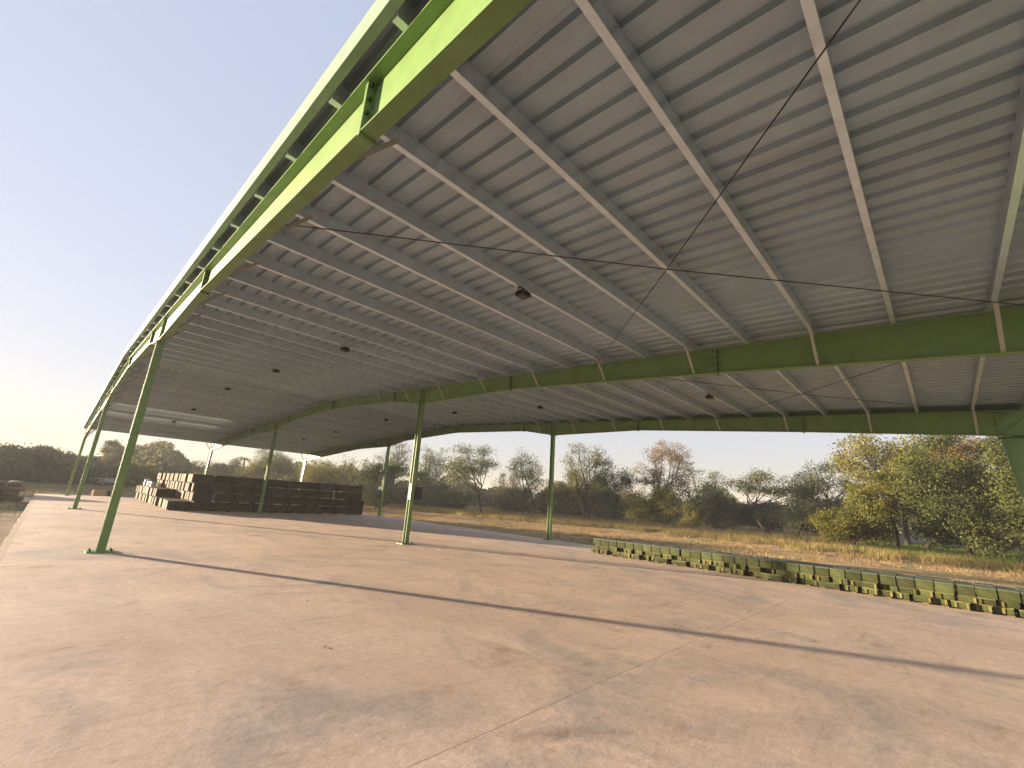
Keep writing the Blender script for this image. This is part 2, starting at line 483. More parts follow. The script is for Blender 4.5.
def frame(X, first):
    m = MB()
    ys = [p[0] for p in PROF]
    for a, b in zip(ys[:-1], ys[1:]):
        hexY(m, -FW, FW, a, b, bot, lambda y: bot(y) + .014)                 # bottom flange
        hexY(m, -.004, .004, a, b, lambda y: bot(y) + .014, lambda y: top(y) - .014)   # web
        hexY(m, -.10, .10, a, b, lambda y: top(y) - .014, top)                 # top flange
    r = m.build('rafter', M['green'], shed, (X, 0, 0))
    for y in (-10.1, -4.4, 1.9, RIDGE, 12.9, 19.2, 24.9):
        s = splice_mesh(y).build('splice_plate', M['green'], r)
        tag(bolts_mesh(y).build('bolt_row', M['weld'], r), kind='stuff')
    # stiffeners over interior columns
    for yc in (0, 14.8):
        for dy in (-.095, .095):
            y = yc + dy
            MB().box(-.06, .06, y - .004, y + .004, bot(y) + .015, top(y) - .015).build('stiffener', M['green'], r)
    # clamp marks / bolted clips where the purlins sit
    # eave columns (tapered)
    for side in (-1, 1):
        def Y(v): return v if side < 0 else 2 * RIDGE - v
        c = MB()
        yo = -14.85; zt = 3.90
        yi0, yi1 = -14.55, -14.2
        def slab(ya0, yb0, ya1, yb1, x0, x1, z0, z1):
            c.hexa([(x0, Y(ya0), z0), (x1, Y(ya0), z0), (x1, Y(yb0), z0), (x0, Y(yb0), z0),
                    (x0, Y(ya1), z1), (x1, Y(ya1), z1), (x1, Y(yb1), z1), (x0, Y(yb1), z1)])
        slab(yo, yo + .014, yo, yo + .014, -FW, FW, .02, zt)
        slab(yi0 - .014, yi0, yi1 - .014, yi1, -FW, FW, .02, zt)
        slab(yo + .014, yi0 - .014, yo + .014, yi1 - .014, -.004, .004, .02, zt)
        co = c.build('column', M['green'], shed, (X, 0, 0))
        # knee: cap plate joint, diagonal stiffeners, outer flange over the knee
        k = MB()
        slab2 = MB()
        slab2.box(-.075, .075, min(Y(yo - .02), Y(yi1 + .03)), max(Y(yo - .02), Y(yi1 + .03)), zt - .034, zt - .002)
        slab2.build('knee_plate', M['weld'], co)
        y0, y1 = Y(yo + .02), Y(yi1)
        for sx in (-1, 1):
            MB().bar((sx * .034, y0, top(yo) - .05), (sx * .034, y1, zt + .03), .055, .012).build('knee_stiffener', M['green'], co)
            MB().box(min(sx * .005, sx * .062), max(sx * .005, sx * .062), Y(yi1) - .006, Y(yi1) + .006, bot(Y(yi1)) + .015, top(Y(yi1)) - .015).build('knee_stiffener', M['green'], co)
        MB().box(-.065, .065, min(Y(yo - .002), Y(yo + .012)), max(Y(yo - .002), Y(yo + .012)), zt + .002, top(yo) - .015).build('knee_flange', M['green'], co)
        MB().box(-.17, .17, min(Y(yo - .08), Y(yi0 + .08)), max(Y(yo - .08), Y(yi0 + .08)), .001, .021).build('base_plate', M['green'], co)
    # interior columns
    for yc in (0.0, 14.8):
        c = MB()
        zt = bot(yc) - .016
        c.box(-.075, .075, yc - .08, yc - .069, .021, zt)
        c.box(-.075, .075, yc + .069, yc + .08, .021, zt)
        c.box(-.0035, .0035, yc - .069, yc + .069, .021, zt)
        co = c.build('column', M['green'], shed, (X, 0, 0))
        MB().box(-.23, .23, yc - .17, yc + .17, .001, .021).build('base_plate', M['green'], co)
        MB().box(-.10, .10, yc - .16, yc + .16, zt, zt + .014).build('cap_plate', M['green'], co)
        b = MB()
        for sx in (-.17, .17):
            for sy in (-.11, .11):
                b.tube([(sx, yc + sy, .02), (sx, yc + sy, .065)], .014, 6)
        tag(b.build('anchor_bolts', M['weld'], co), kind='stuff')
for i, X in enumerate(FRAMES): frame(X, i == 0)

# purlins: lipped C sections sitting on the rafters, a metre or so apart
PZ = .19
PX0, PX1 = -7.688, 7.688
PY = [-14.72] + [-13.85 + 1.04 * k for k in range(21)]
PY = [y for y in PY if y < RIDGE - .15] 
PY[-1] = RIDGE - .22
PYALL = PY + [2 * RIDGE - y for y in reversed(PY)]
def purlin_mesh(sgn):
    m = MB()
    t = .003; fw = .062
    d = 1     # web towards the near eave, flanges away from it
    def bx(ya, yb, za, zb):
        m.box(PX0, PX1, min(ya, yb), max(ya, yb), za, zb)
    bx(0, t, 0, PZ)
    bx(t * 1.01 if d > 0 else -.00003, d * fw, 0, t)
    bx(t * 1.01 if d > 0 else -.00003, d * fw, PZ - t, PZ)
    bx(d * fw, d * (fw - t), t * 1.01, .02)
    bx(d * fw, d * (fw - t), PZ - .02, PZ - t * 1.01)
    return m
pm = {s: purlin_mesh(s).mesh('purlin', M['purlin']) for s in (1, -1)}
for y in PYALL:
    place('purlin', pm[1 if y < RIDGE else -1], shed, (0, y, top(y) + .001))
# bolted purlin cleats on each rafter
cleat = MB().box(-.06, .06, -.012, -.004, 0, .14).mesh('cleat', M['green'])
# fly braces from every second purlin down to the bottom flange
for X in FRAMES:
    for i, y in enumerate(PYALL):
        if i % 2 == 1 and abs(y - RIDGE) > 1:
            for s in ((-1, 1) if X == 0 else ((1,) if X < 0 else (-1,))):
                m = MB()
                p = Vector((X + s * .46, y, top(y) + .06)); q = Vector((X + s * .05, y, bot(y) + .02))
                m.bar(p, q, .045, .005, up=(0, 1, 0)); m.bar(p + Vector((0, .022, 0)), q + Vector((0, .022, 0)), .005, .045, up=(0, 1, 0))
                m.build('fly_brace', M['brace'], shed)

# corrugated roof sheets
NS = 15; RX0 = -7.75; SHW = -2 * RX0 / NS; PITCH = SHW / 4
RL = [(17.75, 18.65), (20.85, 21.7)]     # translucent strips on the far slope
def rib_profile(x0):
    pts = []
    for k in range(4):
        c = x0 + PITCH * (k + .5)
        pts += [(c - .050, 0), (c - .024, .042), (c + .024, .042), (c + .050, 0)]
    return [(x0 - .012, 0)] + pts + [(x0 + SHW + .004, -.0)]
def sheet(name, x0, ya, yb, material, dz=0.0):
    pr = rib_profile(x0)
    off = PZ + .004 + dz
    V = []; F = []
    for y in (ya, yb):
        for x, z in pr: V.append((x, y, top(y) + off + z))
    k = len(pr)
    for i in range(k - 1): F.append((i, i + 1, k + i + 1, k + i))
    me = bpy.data.meshes.new(name); me.from_pydata(V, [], F); me.materials.append(material); me.update()
    return place(name, me, shed)
for i in range(NS):
    x0 = RX0 + SHW * i
    dz = .0012 * (i % 2)
    sheet('roof_sheet', x0, -15.05, RIDGE - .02, M['sheet'], dz)
    if i < 6:
        cuts = [RIDGE + .02, RL[0][0], RL[0][1], RL[1][0], RL[1][1], 29.85]
        for k in range(5):
            if k % 2 == 0: sheet('roof_sheet', x0, cuts[k], cuts[k+1], M['sheet'], dz)
            else: sheet('translucent_strip', x0, cuts[k], cuts[k+1], M['translucent_strip'], dz)
    else:
        sheet('roof_sheet', x0, RIDGE + .02, 29.85, M['sheet'], dz)
rc = MB()
zr = top(RIDGE) + PZ + .045
rc.hexa([(RX0, RIDGE - .3, zr - .022), (-RX0, RIDGE - .3, zr - .022), (-RX0, RIDGE, zr), (RX0, RIDGE, zr),
         (RX0, RIDGE - .3, zr - .018), (-RX0, RIDGE - .3, zr - .018), (-RX0, RIDGE, zr + .004), (RX0, RIDGE, zr + .004)])
rc.hexa([(RX0, RIDGE, zr), (-RX0, RIDGE, zr), (-RX0, RIDGE + .3, zr - .022), (RX0, RIDGE + .3, zr - .022),
         (RX0, RIDGE, zr + .004), (-RX0, RIDGE, zr + .004), (-RX0, RIDGE + .3, zr - .018), (RX0, RIDGE + .3, zr - .018)])
rc.build('ridge_cap', M['fascia'], shed)
# gable trims (pale green), made of 3 m lengths with lapped joints
for s in (-1, 1):
    for (ya, yb) in ((-15.07, RIDGE), (RIDGE, 29.87)):
        nn = 8
        for k in range(nn):
            a = ya + (yb - ya) * k / nn; b = ya + (yb - ya) * (k + 1) / nn + (.04 if k < nn - 1 else 0)
            e = .002 * (k % 2)
            m = MB()
            xo = s * (7.765 + e); xi = s * (7.695)
            x0, x1 = min(xo, xo - s * .003), max(xo, xo - s * .003)
            hexY(m, x0, x1, a, b, lambda y: top(y) + .035 - e, lambda y: top(y) + PZ + .075 + e)
            x0, x1 = min(xo - s * .003, xi), max(xo - s * .003, xi)
            hexY(m, x0, x1, a, b, lambda y: top(y) + .035 - e, lambda y: top(y) + .038 - e)
            hexY(m, min(xo, xo - s * .16), max(xo, xo - s * .16), a, b, lambda y: top(y) + PZ + .0755 + e, lambda y: top(y) + PZ + .079 + e)
            m.build('gable_trim', M['fascia'], shed)
# thin rod bracing crossing the end bays
def rod(p, q):
    p, q = Vector(p), Vector(q)
    mid = (p + q) / 2 - Vector((0, 0, .05))
    m = MB().tube([p, (p * 3 + mid) / 4 * 1 + Vector((0, 0, 0)) if False else p.lerp(mid, .5), mid, mid.lerp(q, .5), q], .007, 6)
    m.build('brace_rod', M['rod'], shed)
for xa, xb in ((-7.49, -.01), (.01, 7.49)):
    for ya, yb in ((-14.45, -7.2),):
        rod((xa, ya, top(ya) - .08), (xb, yb, top(yb) - .08))
        rod((xa, yb, top(yb) - .10), (xb, ya, top(ya) - .10))
    ya, yb = 2 * RIDGE + 6.6, 2 * RIDGE + 14.3
    rod((xa, ya, top(ya) - .08), (xb, yb, top(yb) - .08))
    rod((xa, yb, top(yb) - .10), (xb, ya, top(ya) - .10))

# ------------------------------------------------------------------ floodlights under the purlins
def floodlight():
    root = empty('floodlight')
    h = MB()
    h.hexa([(-.17, -.15, -.10), (.17, -.15, -.10), (.17, .15, -.10), (-.17, .15, -.10),
            (-.15, -.13, .03), (.15, -.13, .03), (.15, .13, .03), (-.15, .13, .03)])
    h.build('housing', M['black'], root, bevel=.012)
    f = MB()
    for k in range(5): f.box(-.08 + k * .036, -.068 + k * .036, -.075, .075, .031, .06)
    f.build('cooling_fins', M['black'], root)
    MB().box(-.115, .115, -.10, .10, -.108, -.1015).build('lens', M['glass'], root)
    b = MB()
    for s in (-1, 1): b.box(s * .182 - .004, s * .182 + .004, -.015, .015, -.05, .10)
    b.box(-.186, .186, -.015, .015, .1005, .108)
    b.build('bracket', M['black'], root)
    pts = [(.14, 0, .0), (.19, .01, -.03), (.28, .02, -.055), (.36, .02, -.02), (.39, .03, .06), (.36, .03, .11)]
    MB().tube(pts, .009, 6).build('cable', M['cable'], root)
    return root
def copy_tree(o, parent=None):
    c = o.copy(); COL.objects.link(c); c.parent = parent
    for ch in o.children: copy_tree(ch, c)
    return c
def near_purlin(y): return min(PYALL, key=lambda p: abs(p - y))
fproto = floodlight(); used = False
order = ['nearest the camera', 'second nearest', 'third nearest', 'fourth nearest', 'fifth nearest', 'farthest']
for bx_, bname in ((-4.1, 'left'), (3.7, 'right')):
    for i, y in enumerate((-8.7, -2.8, 2.65, 9.2, 15.0, 20.7)):
        yy = near_purlin(y)
        o = fproto if not used else copy_tree(fproto)
        used = True
        o.location = (bx_, yy + .03, top(yy) - .108 * .6)
        o.scale = (.6, .6, .6)
        tag(o, f'black floodlight under the {bname} roof bay, {order[i]} of its row', 'floodlight', 'floodlights under the roof')

# switch box on the middle column
sb = empty('switch_box', (.20, -.03, 1.42))
MB().box(-.11, .11, -.14, .14, 0, .42).build('enclosure', M['navy'], sb, bevel=.008)
MB().box(-.10, .10, -.150, -.1405, .012, .408).build('door', M['navy'], sb, bevel=.004)
MB().tube([(.06, -.15, .2), (.06, -.17, .2)], .014, 8).build('latch', M['black'], sb)
MB().box(-.128, -.1105, -.05, .05, .06, .12).build('mounting_lug', M['weld'], sb)
MB().tube([(0, 0, .42), (0, 0, .7), (-.08, 0, .95), (-.1, 0, 3.2)], .012, 6).build('conduit', M['black'], sb)
tag(sb, 'dark navy electrical switch box on the middle green column', 'switch box')
cp = MB().box(-.006, .006, -.05, .05, 0, .50).build('notice_strip', M['white_paint'], None, (-.083, -.045, 1.42))
tag(cp, 'narrow white strip on the middle column beside the navy switch box', 'strip')

# ------------------------------------------------------------------ big crate stack
CL, CW, CH = .955, .555, .47
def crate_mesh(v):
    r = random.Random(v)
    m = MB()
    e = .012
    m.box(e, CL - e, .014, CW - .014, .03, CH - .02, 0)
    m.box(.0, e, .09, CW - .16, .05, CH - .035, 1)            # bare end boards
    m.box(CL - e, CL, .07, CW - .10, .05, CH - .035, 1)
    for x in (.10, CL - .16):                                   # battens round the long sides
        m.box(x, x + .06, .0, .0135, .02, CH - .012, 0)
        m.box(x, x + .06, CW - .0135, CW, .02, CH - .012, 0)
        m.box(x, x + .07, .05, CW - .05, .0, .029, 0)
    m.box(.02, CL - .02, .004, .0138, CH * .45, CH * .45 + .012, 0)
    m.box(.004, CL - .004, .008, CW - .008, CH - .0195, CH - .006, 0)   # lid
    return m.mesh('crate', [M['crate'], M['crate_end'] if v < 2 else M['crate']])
cms = [crate_mesh(v) for v in range(3)]
LAYN = ['bottom', 'second', 'third', 'top']
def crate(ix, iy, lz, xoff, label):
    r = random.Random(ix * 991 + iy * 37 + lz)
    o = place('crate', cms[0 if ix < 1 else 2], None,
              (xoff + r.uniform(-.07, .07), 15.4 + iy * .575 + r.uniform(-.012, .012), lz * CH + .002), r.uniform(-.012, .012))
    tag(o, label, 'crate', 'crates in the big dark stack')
XL = {0: -3.10, 1: -3.12, 2: -3.30, 3: -3.34}
NYR = 21
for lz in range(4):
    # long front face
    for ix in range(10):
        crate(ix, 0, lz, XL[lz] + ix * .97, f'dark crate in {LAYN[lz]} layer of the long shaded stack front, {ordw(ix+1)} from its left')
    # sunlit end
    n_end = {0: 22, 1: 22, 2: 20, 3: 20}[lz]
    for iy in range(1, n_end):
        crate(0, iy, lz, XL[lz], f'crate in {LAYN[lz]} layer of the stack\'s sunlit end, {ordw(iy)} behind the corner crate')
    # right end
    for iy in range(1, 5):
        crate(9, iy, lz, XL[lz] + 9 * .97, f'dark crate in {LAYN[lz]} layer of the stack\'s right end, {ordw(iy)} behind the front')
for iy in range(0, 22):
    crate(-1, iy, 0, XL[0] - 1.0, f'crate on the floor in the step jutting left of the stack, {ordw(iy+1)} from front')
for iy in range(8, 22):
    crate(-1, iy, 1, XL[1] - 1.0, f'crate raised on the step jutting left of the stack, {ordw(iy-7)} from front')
# pale things standing on the far step
c_ = empty('jerry_can', (-3.75, 27.1, .942))
MB().box(-.17, .17, -.10, .10, 0, .42).build('body', M['white_paint'], c_, bevel=.02)
MB().tube([(.1, 0, .42), (.1, 0, .47)], .03, 8).build('cap', M['black'], c_)
MB().tube([(-.12, 0, .415), (-.1, 0, .47), (.02, 0, .47), (.04, 0, .415)], .014, 6).build('handle', M['white_paint'], c_)
tag(c_, 'pale jerry can at the far end of the stepped crate stack', 'jerry can')
for i, y in enumerate((24.2, 24.9, 25.6)):
    t_ = empty('paint_tin', (-3.8, y, .942))
    m = MB().tube([(0, 0, 0), (0, 0, .30)], .14, 12)
    m.build('body', M['white_paint'] if i != 1 else M['olive_lid'], t_, smooth=False)
    MB().tube([(0, 0, .3005), (0, 0, .325)], .145, 12).build('lid', M['chrome'], t_)
    tag(t_, ['nearest of the three tins standing on the crate step', 'grey-green middle tin of three standing on the crate step', 'farthest of the three tins standing on the crate step'][i], 'tin', 'tins on the crate step')

# ------------------------------------------------------------------ low row of small olive boxes
BW, BH, BD = .288, .208, .40
def small_box_meshes():
    b = MB().box(0, BD, 0, BW, .0, BH - .03).mesh('body', M['olive'])
    l = MB().box(-.006, BD + .004, -.004, BW + .004, BH - .0295, BH).mesh('lid', M['olive_lid'])
    t = MB().box(-.022, -.0005, 0, .045, .004, BH - .034).mesh('batten', M['batten'])
    return b, l, t
bb, bl, bt = small_box_meshes()
TH = .128
tbody = MB().box(0, BD, 0, BW, .0, TH - .022).mesh('body', M['olive'])
tlid = MB().box(-.005, BD + .003, -.003, BW + .003, TH - .0215, TH).mesh('lid', M['batten'])
tbat = MB().box(-.016, -.0005, 0, .04, .004, TH - .026).mesh('batten', M['batten'])
def small_box(loc, rz, label, battens=(), shallow=False):
    o = empty('shallow_box' if shallow else 'small_box', loc, rz)
    place('body', tbody if shallow else bb, o); place('lid', tlid if shallow else bl, o)
    for yy in battens: place('batten', tbat if shallow else bt, o, (0, yy, 0))
    tag(o, label, 'box', 'small olive boxes in the low row')
    return o
r = random.Random(11)
NB = 34
BX = 5.22
for k in range(NB):
    y = -4.14 - k * .312
    z = .028
    for q, nm in enumerate(('bottom', 'middle')):
        jx = r.choice((.0, .01, .03, .06, .10, .13)) + r.uniform(-.012, .012)
        small_box((BX + jx, y + r.uniform(-.06, .06) + (.08 if q == 0 else 0), z), r.uniform(-.09, .09),
                  f'shallow olive box in {nm} layer of the low row, {ordw(k+1)} from the far left end', r.choice(((.02, .2), (.01,), (.12,), (.2,), ())), True)
        z += TH + .003
    small_box((BX + r.uniform(-.02, .02), y, z), r.uniform(-.05, .05), f'olive box in top layer of the low row, {ordw(k+1)} from the far left end')
    if k > 2:
        small_box((BX + BD + .05 + r.uniform(-.02, .03), y + r.uniform(-.01, .01), z + r.uniform(-.01, .02)), r.uniform(-.05, .05), f'olive box behind the low front row, {ordw(k-2)} from the far left end')
        small_box((BX + BD + .04, y + .02, .05), r.uniform(-.04, .04), f'olive box low in the rear row, under its {ordw(k-2)} box from far left')
for k in range(NB + 1):
    y = -3.97 - k * .312
    o = MB().box(0, .80 + r.uniform(-.05, .05), -.05, .05, 0, .024).build('bearer', M['bearer'], None, (BX + .03 + r.uniform(-.04, .04), y, .002), r.uniform(-.08, .08))
    tag(o, f'timber bearer under the low box row, {ordw(k+1)} from the far left end', 'bearer', 'bearers under the low box row')

# ------------------------------------------------------------------ sacks left of the slab
def sack_mesh(v):
    bm = bmesh.new()
    bmesh.ops.create_cube(bm, size=1.0)
    bmesh.ops.subdivide_edges(bm, edges=bm.edges[:], cuts=3, use_grid_fill=True)
    rr = random.Random(v)
    for q in bm.verts:
        x, y, z = q.co * 2
        nrm = (abs(x)**3.2 + abs(y)**3.2 + abs(z)**3.2) ** (1 / 3.2)
        q.co = Vector((x, y, z)) / nrm
        q.co.x *= .35; q.co.y *= .5; q.co.z *= .165
        q.co.z += .015 * math.sin(q.co.y * 9 + v) + rr.uniform(-.008, .008)
        q.co.x += rr.uniform(-.01, .01)
    me = bpy.data.meshes.new('sack'); bm.to_mesh(me); bm.free()
    me.materials.append(M['sack'])
    me.polygons.foreach_set('use_smooth', [True] * len(me.polygons))
    return me
sms = [sack_mesh(v) for v in range(3)]
for lz in range(4):
    for k in range(7 - (1 if lz == 3 else 0)):
        o = place('sack', sms[(k + lz) % 3], None, (-9.75 - k * .70 - (.25 if lz % 2 else 0) + random.uniform(-.04, .04), 29.3 + random.uniform(-.08, .08), -.29 + lz * .30), random.uniform(-.12, .12))
        tag(o, f'dusty sack in {LAYN[lz]} layer of the pile left of slab, {ordw(k+1)} from slab', 'sack', 'sacks piled left of the slab')

# small things beyond the far slab edge
tb = empty('cardboard_box', (-5.75, 33.4, GZ + .02), .2)
MB().box(-.32, .32, -.25, .25, 0, .42).build('carton', M['tan'], tb, bevel=.006)
f_ = MB(); f_.hexa([(-.32, -.25, .42), (.32, -.25, .42), (.32, -.01, .43), (-.32, -.01, .43), (-.32, -.25, .424), (.32, -.25, .424), (.32, -.01, .434), (-.32, -.01, .434)])
f_.hexa([(-.32, .01, .43), (.32, .01, .43), (.32, .25, .42), (-.32, .25, .42), (-.32, .01, .434), (.32, .01, .434), (.32, .25, .424), (-.32, .25, .424)])
f_.build('flap', M['tan'], tb)
tag(tb, 'tan cardboard box standing beyond the far edge of the slab', 'box')
tb2 = empty('tool_chest', (-4.95, 33.6, GZ + .02), -.1)
MB().box(-.25, .25, -.2, .2, 0, .34).build('body', M['crate'], tb2, bevel=.006)
MB().box(-.26, .26, -.21, .21, .3405, .39).build('lid', M['crate'], tb2, bevel=.006)
tag(tb2, 'small dark chest beside the tan cardboard box beyond the slab', 'chest')

# ------------------------------------------------------------------ vehicles far behind
def wheel(root, x, y, rr=.34, wd=.22):
    t = MB().tube([(x, y - wd/2, rr), (x, y + wd/2, rr)], rr, 18).build('wheel', M['tyre'], root)
    MB().tube([(x, y - wd/2 - .01, rr), (x, y + wd/2 + .01, rr)], rr * .58, 14).build('rim', M['chrome'], t)
def prism(mb, prof, y0, y1, mi=0, inset=0.0):
    b = len(mb.v); n = len(prof)
    for y in (y0, y1):
        for x, z in prof: mb.v.append((x, y, z))
    mb.f.append(tuple(range(b, b + n))); mb.f.append(tuple(reversed(range(b + n, b + 2 * n)))); mb.mi += [mi, mi]
    for i in range(n):
        j = (i + 1) % n
        mb.f.append((b + i, b + n + i, b + n + j, b + j)); mb.mi.append(mi)
def pickup(loc, rz, label):
    root = empty('parked_pickup', loc, rz)
    m = MB()
    prism(m, [(-2.4, .5), (-2.4, 1.02), (-.55, 1.04), (-.5, 1.05), (1.0, 1.05), (2.25, .98), (2.42, .85), (2.42, .45), (1.9, .38), (-2.2, .42)], -.85, .85)
    m.build('body', M['white_paint'], root, bevel=.03)
    m = MB(); prism(m, [(-.55, 1.052), (-.42, 1.66), (.45, 1.68), (1.08, 1.055)], -.74, .74)
    cab = m.build('cab', M['white_paint'], root, bevel=.03)
    for s in (-1, 1):
        m = MB(); prism(m, [(-.40, 1.12), (-.33, 1.55), (.05, 1.56), (.05, 1.12)], s * .742, s * .752); m.build('window', M['window'], cab)
        m = MB(); prism(m, [(.12, 1.12), (.12, 1.56), (.42, 1.56), (.86, 1.12)], s * .742, s * .752); m.build('window', M['window'], cab)
    m = MB(); m.hexa([(1.055, -.66, 1.12), (1.055, .66, 1.12), (1.04, .66, 1.11), (1.04, -.66, 1.11), (.54, -.60, 1.62), (.54, .60, 1.62), (.50, .60, 1.61), (.50, -.60, 1.61)])
    m.build('windscreen', M['window'], cab)
    for s in (-1, 1):
        MB().box(2.40, 2.45, s * .62 - .14, s * .62 + .14, .72, .86).build('headlight', M['glass'], root, bevel=.01)
    b = MB()
    for s in (-1, 1):
        b.bar((-.65, s * .78, 1.03), (-.65, s * .78, 1.95), .07, .07); b.bar((-2.3, s * .78, 1.03), (-2.3, s * .78, 1.95), .07, .07)
        b.bar((-.65, s * .78, 1.92), (-2.3, s * .78, 1.92), .05, .05)
    b.build('load_rack', M['white_paint'], root)
    MB().box(2.40, 2.52, -.86, .86, .42, .6).build('bumper', M['black'], root, bevel=.02)
    for x in (-1.55, 1.5):
        for s in (-1, 1): wheel(root, x, s * .76)
    tag(root, label, 'pickup')
def hatch(loc, rz, label):
    root = empty('parked_car', loc, rz)
    m = MB(); prism(m, [(-1.85, .45), (-1.9, .95), (-1.0, 1.0), (.9, .98), (1.75, .86), (1.9, .7), (1.88, .4), (1.5, .32), (-1.5, .34)], -.8, .8)
    m.build('body', M['white_paint'], root, bevel=.04)
    m = MB(); prism(m, [(-1.75, .98), (-1.45, 1.46), (.15, 1.5), (.95, .985)], -.68, .68); c = m.build('cabin', M['white_paint'], root, bevel=.04)
    for s in (-1, 1):
        m = MB(); prism(m, [(-1.5, 1.03), (-1.33, 1.4), (.1, 1.43), (.68, 1.03)], s * .682, s * .692); m.build('window', M['window'], c)
    m = MB(); m.hexa([(-1.79, -.58, 1.02), (-1.79, .58, 1.02), (-1.75, .58, 1.03), (-1.75, -.58, 1.03), (-1.54, -.54, 1.42), (-1.54, .54, 1.42), (-1.50, .54, 1.41), (-1.50, -.54, 1.41)]); m.build('rear_window', M['window'], c)
    for x in (-1.2, 1.2):
        for s in (-1, 1): wheel(root, x, s * .72, .29, .18)
    tag(root, label, 'car')
pickup((-2.0, 74.0, GZ), math.radians(200), 'white pickup with load rack parked under the far trees at left')
hatch((-5.6, 78.0, GZ), math.radians(75), 'small pale car parked in shade beside the white pickup')

# low pale wall seen between the trunks at right
pw = empty('boundary_wall', (60, -11, GZ), math.radians(75))
for k in range(4):
    MB().box(-4 + k * 2.0 + .003, -4 + (k + 1) * 2.0 - .003, -.1, .1, -.2, .62 + .03 * (k % 2)).build('wall_panel', M['pale_wall'], pw)
MB().box(-4.05, 4.05, -.14, .14, .655, .70).build('coping', M['pale_wall'], pw)
tag(pw, 'low whitewashed wall glimpsed between the tree trunks at right', 'wall')

# ------------------------------------------------------------------ trees
LM = {
 'olive':   leaf_mat('olive_brown_leaves', (.066, .084, .027), .35, (.110, .122, .038)),
 'dark':    leaf_mat('dark_green_leaves', (.046, .072, .028), .32, (.080, .108, .038)),
 'blue':    leaf_mat('dark_grey_green_leaves', (.055, .078, .046), .32, (.090, .115, .066)),
 'yg':      leaf_mat('yellow_green_leaves', (.105, .115, .026), .40, (.17, .155, .033)),
 'yellow':  leaf_mat('yellow_leaves', (.150, .145, .036), .40, (.20, .185, .048)),
 'tan':     leaf_mat('tan_dry_leaves', (.19, .145, .09), .35, (.25, .195, .125)),
 'grey':    leaf_mat('dusty_grey_green_leaves', (.095, .115, .058), .35, (.15, .155, .080)),
 'rust':    leaf_mat('rusty_brown_leaves', (.115, .085, .032), .35, (.16, .125, .042)),
 'hazy':    leaf_mat('dull_dark_leaves', (.095, .110, .058), .34, (.155, .155, .078)),
}
def tree(kind, x, y, cx, cy, H, z0, r, leaf, seed, dens=1.0, leafsize=.085, lobes=10, sparse=False, bark='bark', stems=1, shape='oak', spread=1.0):
    """returns root; trunk with limbs reaches every lobe, leaf clumps hang round the twig ends."""
    g = np.random.default_rng(seed)
    z0 = max(z0, -1.6); hz = (H - z0) / 2; cz = (H + z0) / 2
    C0 = np.array([cx, cy, cz]); R0 = np.array([r, r, hz])
    root = empty(kind, (x, y, GZ))
    B = np.array([x, y, GZ])
    lc = []; lr = []
    for i in range(lobes):
        for tr in range(40):
            d = g.normal(size=3); d /= np.linalg.norm(d)
            rad = g.uniform(.35, .80)
            p = d * rad
            if shape == 'umbrella' and p[2] < -.1: continue
            if all(np.linalg.norm(p - q) > .38 for q in lc): break
        lc.append(p); lr.append(g.uniform(.26, .46) * (1.15 - rad * .35))
    mb = MB()
    fork = B + (C0 - B) * np.array([.35, .35, 0]) ; fork[2] = GZ + max(.16 * H, (z0 - GZ) * .85 + .12 * H)
    r0 = max(.07, H * .020)
    tops = []
    for s in range(stems):
        off = np.array([g.normal() * .25, g.normal() * .25, 0]) * (1 if stems > 1 else 0)
        f = fork + off * 3
        mid = (B + off + f) / 2 + g.normal(size=3) * np.array([.12, .12, 0]) * H * .12
        mb.tube([B + off - [0, 0, .15], B + off + (mid - B - off) * .3 + g.normal(size=3) * .03, mid, f], [r0 * 1.15, r0 * .98, r0 * .88, r0 * .75], 7)
        tops.append(f)
    cl = []
    for i, (p, q) in enumerate(zip(lc, lr)):
        P = C0 + p * R0
        f = tops[i % stems]
        m1 = f * .55 + P * .45 + np.array([*(g.normal(size=2) * .08 * r), g.uniform(-.12, .02) * H * .5])
        mb.tube([f, (f + m1) / 2 + g.normal(size=3) * .05 * r, m1, P], [r0 * .58, r0 * .46, r0 * .34, r0 * .15], 5)
        nc = int((13 if sparse else 17) * spread)
        for k in range(nc):
            d = g.normal(size=3); d /= np.linalg.norm(d)
            if shape == 'umbrella': d[2] = abs(d[2]) * .6 
            e = P + d * q * R0 * (g.uniform(.45, 1.1) if not sparse else g.uniform(.5, 1.25))
            if e[2] < GZ + .35: continue
            cl.append(e)
            if sparse or k % 3 == 0:
                st = m1 + (P - m1) * g.uniform(.3, 1)
                kn = (st + e) / 2 + g.normal(size=3) * .06 * r
                mb.tube([st, kn, e], [r0 * .14, r0 * .09, r0 * .035], 3, cap=False)
    mb.v = [(vx - x, vy - y, vz - GZ) for vx, vy, vz in mb.v]
    me = mb.mesh('trunk', M[bark]); me.polygons.foreach_set('use_smooth', [True] * len(me.polygons))
    place('trunk', me, root)
    cl = np.array(cl)
    sig = r * (.105 if not sparse else .095)
    vol = r * r * hz
    nl = int(dens * (85 if not sparse else 34) * max(.6, (r / 3.0)) ** 1.2)
    Lc = np.repeat(cl, nl, 0) + g.normal(size=(len(cl) * nl, 3)) * sig * np.array([1, 1, .72])
    Lc = Lc[Lc[:, 2] > GZ + .08]
    N = len(Lc)
    a = g.normal(size=(N, 3)); a /= np.linalg.norm(a, axis=1, keepdims=True)
    b = np.cross(a, g.normal(size=(N, 3))); b /= np.linalg.norm(b, axis=1, keepdims=True)
    sz = leafsize * g.uniform(.6, 1.3, (N, 1))
    V = np.stack([Lc - a * sz, Lc + b * sz * .5, Lc + a * sz, Lc - b * sz * .5], 1).reshape(-1, 3) - B
    F = np.arange(4 * N).reshape(N, 4)
